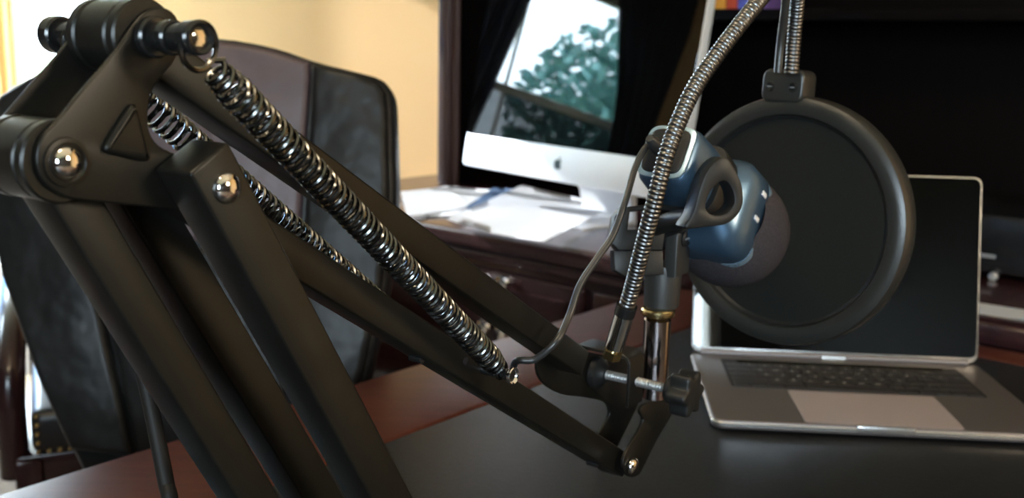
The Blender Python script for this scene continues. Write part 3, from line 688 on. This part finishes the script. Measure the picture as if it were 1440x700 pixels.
# ------------------------------------------------------------------ microphone clip
clip = thing('microphone_clip', 'dark plastic microphone clip on the end of the boom arm', 'clip', PT)
m = MB(); kn = []
RZ = PT.z
m.lathe(M.Translation((PT.x, PT.y, 0)), [(.0075, RZ + .0005), (.0108, RZ + .0008), (.0116, RZ + .002), (.0116, RZ + .0050), (.0108, RZ + .0060), (.0075, RZ + .0061)], 22); ob = plabel(m.build('thread_ring', 'brass', clip), 'knurled brass ring'); ob.rotation_euler = (0, 0, 0)
yb = RZ + .0062; yt = pix(930, 385, .662).z
m = MB().lathe(M.Translation((PT.x + .002, PT.y, 0)), [(.0100, yb), (.0118, yb + .002), (.0128, yt - .004), (.0120, yt), (0, yt)], 32); yk = m.build('yoke', 'plast2', clip)
# fork ears, rising from the yoke
piv = pix(941, 345, .655)
fd = N
for o_, r_ in ((.0098, .0100), (-.0098, .0100)):
    c = PT + V((.002, 0, 0)) + fd * o_; c.z = piv.z
    f = fr(c, E, ZU, N)
    outline = [(-r_, yt - piv.z - .006), (r_, yt - piv.z - .006)] + [(r_ * math.cos(R(a)), r_ * math.sin(R(a))) for a in range(0, 181, 15)]
    m = MB(); m.prism(f, outline, -.0048, .0048, .0016, 3); m.build('fork_ear', 'plast2', clip)
c = PT + V((.002, 0, 0)) + fd * .0148; c.z = piv.z
m = MB().lathe(fr(c, E, ZU, N), [(.0055, -.001), (.0058, .001), (.0046, .0022), (.0040, .0012), (0, .0012)], 24); sw = m.build('pivot_screw', 'plast', clip)
m = MB(); m.box(fr(c, E, ZU, N), -.0034, .0034, -.0006, .0006, .0010, .0024); m.build('screw_slot', 'silver', sw)
# knuckle and lower jaw arm toward the mic
kc = c - fd * .0135; m = MB().tube([kc - N * .008, kc + N * .008], .0092, 24); m.build('knuckle', 'plast', clip)
mid = R0 + ax * .045 - my * .0235
m = MB().tube(spline([kc, kc.lerp(mid, .5) + V((0, 0, .003)), mid]), [.0085] * 12 + [.0085] * 12 + [.0085], 16); m.build('clip_arm', 'plast', clip)
# jaw cradle under and beside the mic
m = MB(); m.loft(MFm, [(.034, .0236, .0246, 4), (.035, .0240, .0250, 4), (.053, .0240, .0250, 4), (.054, .0236, .0246, 4)], 48)
m.build('jaw_band', 'plast', clip)
# finger loop on the near side
LFc = pix(1003, 285, .622)
def onplane(px, py, o_, n_): d = ray(px, py); return CAM + d * ((o_ - CAM).dot(n_) / d.dot(n_))
ln_ = (-(CF) * .9 + CR * .30 - CU * .1).normalized(); lx_ = V((0, 0, 1)).cross(ln_).normalized(); lyy = ln_.cross(lx_); LPF = fr(LFc, lx_, lyy, ln_)
def lp(px, py): p = onplane(px, py, LFc, ln_) - LFc; return (p.dot(lx_), p.dot(lyy))
outer = smooth2([lp(*q) for q in ((972, 298), (982, 262), (994, 236), (1010, 222), (1022, 224), (1034, 244), (1041, 262), (1042, 286), (1034, 303), (1018, 315), (994, 318), (972, 321), (960, 318))], 3)
hole = smooth2([lp(*q) for q in ((990, 287), (996, 270), (1008, 257), (1018, 255), (1027, 268), (1029, 286), (1018, 299), (1002, 302), (992, 296))], 3)
m = MB(); m.prism(LPF, outer, -.011, .003, .0016, 2, holes=[hole]); m.build('finger_loop', 'plast', clip)
m = MB().tube(spline([pix(968, 308, .632), pix(948, 310, .645), pix(922, 318, .662)]), .0062, 16); m.build('loop_neck', 'plast', clip)
# the other lever seen at the left, with a rectangular window
LB = pix(885, 330, .665); bxn = (-(CF) * .95 + CR * .15).normalized(); bx_ = V((0, 0, 1)).cross(bxn).normalized(); by_ = bxn.cross(bx_); BF = fr(LB, bx_, by_, bxn)
def lb_(px, py): p = onplane(px, py, LB, bxn) - LB; return (p.dot(bx_), p.dot(by_))
ob_ = [lb_(*q) for q in ((872, 292), (920, 286), (934, 320), (930, 352), (868, 352), (856, 340), (862, 305))]
hb_ = [lb_(*q) for q in ((884, 298), (905, 296), (906, 322), (881, 323))]
m = MB(); m.prism(BF, ob_, -.008, .004, .0015, 2, holes=[hb_]); m.build('lever', 'plast', clip)
m = MB(); m.prism(BF, [lb_(*q) for q in ((862, 352), (932, 352), (934, 386), (880, 390), (864, 380))], -.010, .001, .0015, 2); m.build('lever_base', 'plast', clip)

# ------------------------------------------------------------------ pop filter
PFC = pix(1104, 311, .775)
pn = (-CF * .75 - CR * .65 - CU * .08).normalized(); pxv = V((0, 0, 1)).cross(pn).normalized(); pyv = pn.cross(pxv); PFF = fr(PFC, pxv, pyv, pn)
pf = thing('pop_filter', 'round black pop filter on a steel gooseneck in front of the laptop', 'pop filter', AW(onarm(880, 540, .005), .005))
RO = .0935
rp = [(RO - .0150, .0045), (RO - .0135, .0068), (RO - .0100, .0082), (RO - .0050, .0080), (RO - .0012, .0058), (RO, .002), (RO, -.010), (RO - .0012, -.0142), (RO - .005, -.0162), (RO - .010, -.0164), (RO - .0135, -.0150), (RO - .015, -.0125), (RO - .0150, .0045)]
b = bmesh.new(); rings = []; nn = 96
for k in range(nn):
    a = 2 * math.pi * k / nn; rings.append([b.verts.new((r * math.cos(a), r * math.sin(a), z)) for r, z in rp[:-1]])
for k in range(nn):
    A, B = rings[k], rings[(k + 1) % nn]
    for j in range(len(A)): b.faces.new((A[j], A[(j + 1) % len(A)], B[(j + 1) % len(A)], B[j]))
bmesh.ops.recalc_face_normals(b, faces=b.faces); m = MB(); m._add(b, PFF); plabel(m.build('filter_ring', 'ring', pf), 'dark grey plastic hoop')
m = MB(); m.lathe(PFF, [(RO - .014, .0012), (RO - .014, .0018), (.05, .0020), (0, .0020)], 64); plabel(m.build('filter_mesh', 'mesh', pf), 'black nylon mesh')
m = MB(); m.lathe(PFF, [(0, -.0060), (.05, -.0060), (RO - .014, -.0058), (RO - .014, -.0052)], 64); m.build('filter_mesh', 'mesh', pf)
m = MB(); m.lathe(PFF, [(RO - .0175, .0018), (RO - .0155, .0034), (RO - .0140, .0030), (RO - .014, .0012)], 96); m.build('inner_hoop', 'plast', pf)
# bracket on top of the ring
top = PFC + pyv * (RO + .006); top = onplane(1108, 121, top, pn); BKF = fr(top, pxv, pyv, pn)
m = MB(); m.prism(BKF, roundrect(-.0165, .0165, -.0120, .0120, .006), -.013, .0095, .0022, 3); bk = m.build('hoop_bracket', 'ring', pf)
for sx in (-.0095, .0085):
    q = MB().lathe(BKF @ M.Translation((sx, -.001, .0095)), [(.0036, -.002), (.0036, .0003), (.0030, .0009), (.0018, .0004), (0, .0004)], 18).build('screw', 'bolt', bk)
    MB().box(BKF @ M.Translation((sx, -.001, .0099)), -.0016, .0016, -.0004, .0004, 0, .0008).build('screw_slot', 'silver', q)
# gooseneck hose
gp = [(874, 455, .648), (888, 408, .636), (903, 350, .620), (920, 285, .606), (936, 222, .602), (954, 172, .606), (976, 125, .612), (1006, 80, .62), (1040, 35, .63), (1078, -12, .65), (1102, -40, .68), (1118, -40, .705), (1121, 0, .725), (1117, 50, .738), (1113, 104, .745)]
gw = resample(spline([pix(*g) for g in gp], 14), .00042)
rr = []; L = 0
for i in range(len(gw)): rr.append(.0044 + .0009 * (abs(math.sin(i * .00042 / .0027 * math.pi))) ** .6)
m = MB().tube(gw, rr, 12); plabel(m.build('gooseneck', 'goose', pf, 70), 'ribbed steel gooseneck')
gd = (gw[0] - gw[40]).normalized()
m = MB().tube([gw[0] - gd * .012, gw[0] + gd * .018], .0062, 20); fer = m.build('ferrule', 'chrome', pf)
m = MB().tube([gw[0] - gd * .014, gw[0] - gd * .007], .0066, 20); m.build('ferrule_collar', 'bolt', fer)
ge = top + pyv * .012
g3 = [pix(1094, 102, .742), pix(1098, 60, .738), pix(1103, 20, .728), pix(1106, -20, .715), pix(1098, -42, .69)]
m = MB().tube(spline(g3), .0031, 12); plabel(m.build('reflection_strand', 'ring', pf), 'smooth grey strand standing in for the pale reflection on the hose')  # separate grey tube imitates the pale reflection along the gooseneck
# table clamp: built in the arm frame
QC = onarm(889, 540, .006); ztop = onarm(905, 492, .006).y
CL = .006; CW0, CW1 = QC.x - .004, QC.x + .016
CLF = AF
zc_top = ztop; zc_bot = onarm(884, 574, .006).y; nL = -.040
m = MB()
def clampprof():
    th = .0022; r = .006
    o_ = [(nL, zc_bot + .006), (nL, zc_top - r), (nL + .002, zc_top - .002), (nL + r, zc_top), (CL - r, zc_top), (CL - .002, zc_top - .002), (CL, zc_top - r), (CL, zc_bot)]
    i_ = [(CL - th, zc_bot), (CL - th, zc_top - r), (CL - th - .0015, zc_top - .0035), (CL - r, zc_top - th), (nL + r, zc_top - th), (nL + th + .0015, zc_top - .0035), (nL + th, zc_top - r), (nL + th, zc_bot + .006)]
    return o_ + i_
CF2 = AF @ fr((0, 0, 0), (0, 0, 1), (0, 1, 0), (-1, 0, 0))     # local x = n, y = z, z = -e
m.prism(CF2, clampprof(), -CW1, -CW0, .0005, 1); m.build('clamp_frame', 'paint', pf)
zs = onarm(888, 540, .006).y; es = (CW0 + CW1) / 2
SF_ = AF @ fr((es, zs, 0), (1, 0, 0), (0, 1, 0), (0, 0, 1))
pts = []; prof = []; n_ = -.020
while n_ < .036: prof += [(.0033, n_), (.0024, n_ + .0009)]; n_ += .0018
m = MB().lathe(SF_, prof, 14); scw = m.build('clamp_screw', 'silver', pf, 70)
m = MB().lathe(SF_, [(.0098, -.0268), (.0108, -.0255), (.0108, -.0215), (.0075, -.0195), (.0055, -.0165)], 24); m.build('clamp_pad', 'plast', pf)
lob = [((.0132 + .0022 * math.cos(6 * a)) * math.cos(a), (.0132 + .0022 * math.cos(6 * a)) * math.sin(a)) for a in [2 * math.pi * k / 60 for k in range(60)]]
m = MB(); m.prism(SF_, lob, .034, .048, .002, 3); m.lathe(SF_, [(.008, .029), (.0095, .031), (.0095, .035)], 24); m.build('clamp_knob', 'plast', pf)
nt_ = pix(859, 497, .612); m = MB().lathe(axis_frame(gw[0] + gd * .022, gd), [(.0062, -.002), (.0062, .004)], 6); m.build('hex_nut', 'brass', pf, 20)
m = MB().tube([gw[0] + gd * .016, gw[0] + gd * .026], .0034, 14); m.build('mount_stud', 'chrome', pf)

# ------------------------------------------------------------------ office chair
CZ = 1.35
CHF = fr(pix(275, 350, CZ), CR, CU, -CF)
def cpx(x, y): return ((x - 275) / F * CZ, (350 - y) / F * CZ)
ch = thing('office_chair', 'black leather office chair with window sheen painted on its back behind the desk', 'chair', V((-.42, 1.26, 0)))
outl = [(-26, 185), (-4, 132), (45, 105), (130, 76), (220, 56), (300, 51), (380, 64), (440, 84), (500, 99), (533, 109), (548, 126), (553, 160), (556, 290), (545, 400), (520, 520), (490, 640), (440, 690), (160, 690), (100, 640), (55, 545), (0, 392), (-24, 270)]
m = MB(); m.prism(CHF, [cpx(*q) for q in smooth2(outl, 3)], -.07, -.004, .012, 4); sh = m.build('back_shell', 'leather', ch)
cpan = [(122, 82), (220, 58), (300, 54), (380, 67), (438, 87), (436, 130), (428, 240), (415, 400), (400, 640), (180, 640), (150, 400), (130, 220)]
def cushion(name, px, h, mtl, bulge):
    m = MB(); m.prism(CHF, [cpx(*q) for q in px], -.012, h, .010, 4); return m.build(name, mtl, ch)
cushion('sheen_panel', [(118, 83), (160, 70), (220, 60), (260, 56), (300, 56), (340, 61), (380, 69), (410, 78), (436, 87), (437, 110), (432, 180), (428, 240), (424, 310)] + [(400, 330), (300, 340), (180, 340), (128, 330), (120, 240), (115, 160)], .006, 'panel', 0)  # window sheen on the chair back, built as a lighter coloured panel
cushion('side_bolster', [(443, 91), (500, 104), (532, 116), (543, 132), (546, 165), (548, 290), (538, 400), (512, 520), (486, 620), (400, 640), (415, 500), (428, 336), (434, 240), (439, 160)], .016, 'leather', 0)
cushion('side_bolster', [(112, 86), (45, 111), (4, 137), (-16, 187), (-15, 268), (8, 388), (62, 540), (104, 630), (190, 640), (160, 500), (122, 336), (112, 240), (110, 160)], .016, 'leather', 0)
cushion('lumbar_panel', [(126, 338), (180, 346), (300, 348), (400, 338), (424, 330), (410, 500), (396, 640), (194, 640), (166, 500)], .012, 'leather', 0)
# seat, arms, column, base
fdir = V((.20, -.98, 0)).normalized(); rdir = V((.98, .20, 0)).normalized(); sc0 = V((-.42, 1.30, 0)); SFc = fr(sc0 + fdir * .20, rdir, -fdir, ZU)
m = MB(); m.prism(SFc, roundrect(-.24, .24, -.22, .20, .07), .40, .50, .03, 4); m.build('seat', 'leather', ch)
for sx in (-1, 1):
    m = MB(); m.tube(spline([SFc @ V((sx * .26, .14, .44)), SFc @ V((sx * .285, .12, .58)), SFc @ V((sx * .285, .02, .635)), SFc @ V((sx * .285, -.10, .62)), SFc @ V((sx * .27, -.13, .52)), SFc @ V((sx * .25, -.10, .43))]), .016, 10); ar = m.build('armrest', 'plast', ch)
m = MB().lathe(M.Translation(sc0 + fdir * .2), [(.03, .12), (.03, .30), (.06, .36), (.10, .41)], 20); m.build('column', 'bolt', ch)
for k in range(5):
    a = R(72 * k + 20); d = V((math.cos(a), math.sin(a), 0)); c0 = sc0 + fdir * .2
    m = MB().tube([c0 + V((0, 0, .13)), c0 + d * .16 + V((0, 0, .11)), c0 + d * .29 + V((0, 0, .075))], [.028, .022, .016], 10); lg = m.build('base_leg', 'plast', ch)
    m = MB().tube([c0 + d * .29 + d.cross(ZU) * .018 + V((0, 0, .028)), c0 + d * .29 - d.cross(ZU) * .018 + V((0, 0, .028))], .028, 16); m.build('caster', 'plast', lg)

# ------------------------------------------------------------------ guest chair
gc0 = pix(46, 644, 1.83); gx = V((.91, .41, 0)).normalized(); gy = V((-.41, .91, 0)).normalized()
GF = fr(V((gc0.x, gc0.y, 0)), gx, gy, ZU); gz = gc0.z
gch = thing('guest_chair', 'mahogany armchair with a black leather seat and brass nailheads at the far left', 'chair', GF @ V((.25, .25, 0)))
m = MB(); m.box(GF, 0, .50, 0, .48, gz, gz + .085, .02, 4); seat = m.build('seat', 'gleather', gch)
m = MB(); m.box(GF, -.03, .53, .004, .50, gz - .05, gz + .002, .004); m.build('seat_rail', 'wood2', gch)
proto = None
def nail(x, y, z):
    global proto
    if proto is None:
        b = bmesh.new(); bmesh.ops.create_icosphere(b, subdivisions=1, radius=.0052); proto = bpy.data.meshes.new('nailhead'); b.to_mesh(proto); b.free(); proto.materials.append(mt['brass'])
    o = bpy.data.objects.new('nailhead', proto); col.objects.link(o); o.parent = seat; o.location = (GF @ V((x, y, z))) - V(seat['_o'])
for k in range(28): nail(.010 + k * .0175, -.001, gz + .010)
for k in range(1, 5): nail(.010, -.001, gz + .010 + k * .0165)
for lx_2, ly_2 in ((-.03, -.01), (.50, -.01), (-.03, .46), (.50, .46)):
    m = MB(); m.box(GF, lx_2, lx_2 + .045, ly_2, ly_2 + .045, 0, gz - .002, .006); m.build('leg', 'wood2', gch)
for sx in (-.03, .515):
    m = MB(); m.tube(spline([GF @ V((sx, .03, gz - .04)), GF @ V((sx, .03, gz + .10)), GF @ V((sx + .005, .06, gz + .17)), GF @ V((sx + .01, .16, gz + .225)), GF @ V((sx + .01, .34, gz + .25)), GF @ V((sx + .01, .50, gz + .24))]), [.026] * 14 + [.025] * 27, 14); m.build('arm', 'wood2', gch)
m = MB(); m.box(GF, .02, .48, .46, .54, gz + .05, gz + .46, .025, 4); m.build('backrest', 'gleather', gch)
m = MB(); m.box(GF, -.01, .51, .50, .55, gz - .04, gz + .50, .012, 3); m.build('back_frame', 'wood2', gch)

for o in bpy.data.objects:
    if '_o' in o: del o['_o']
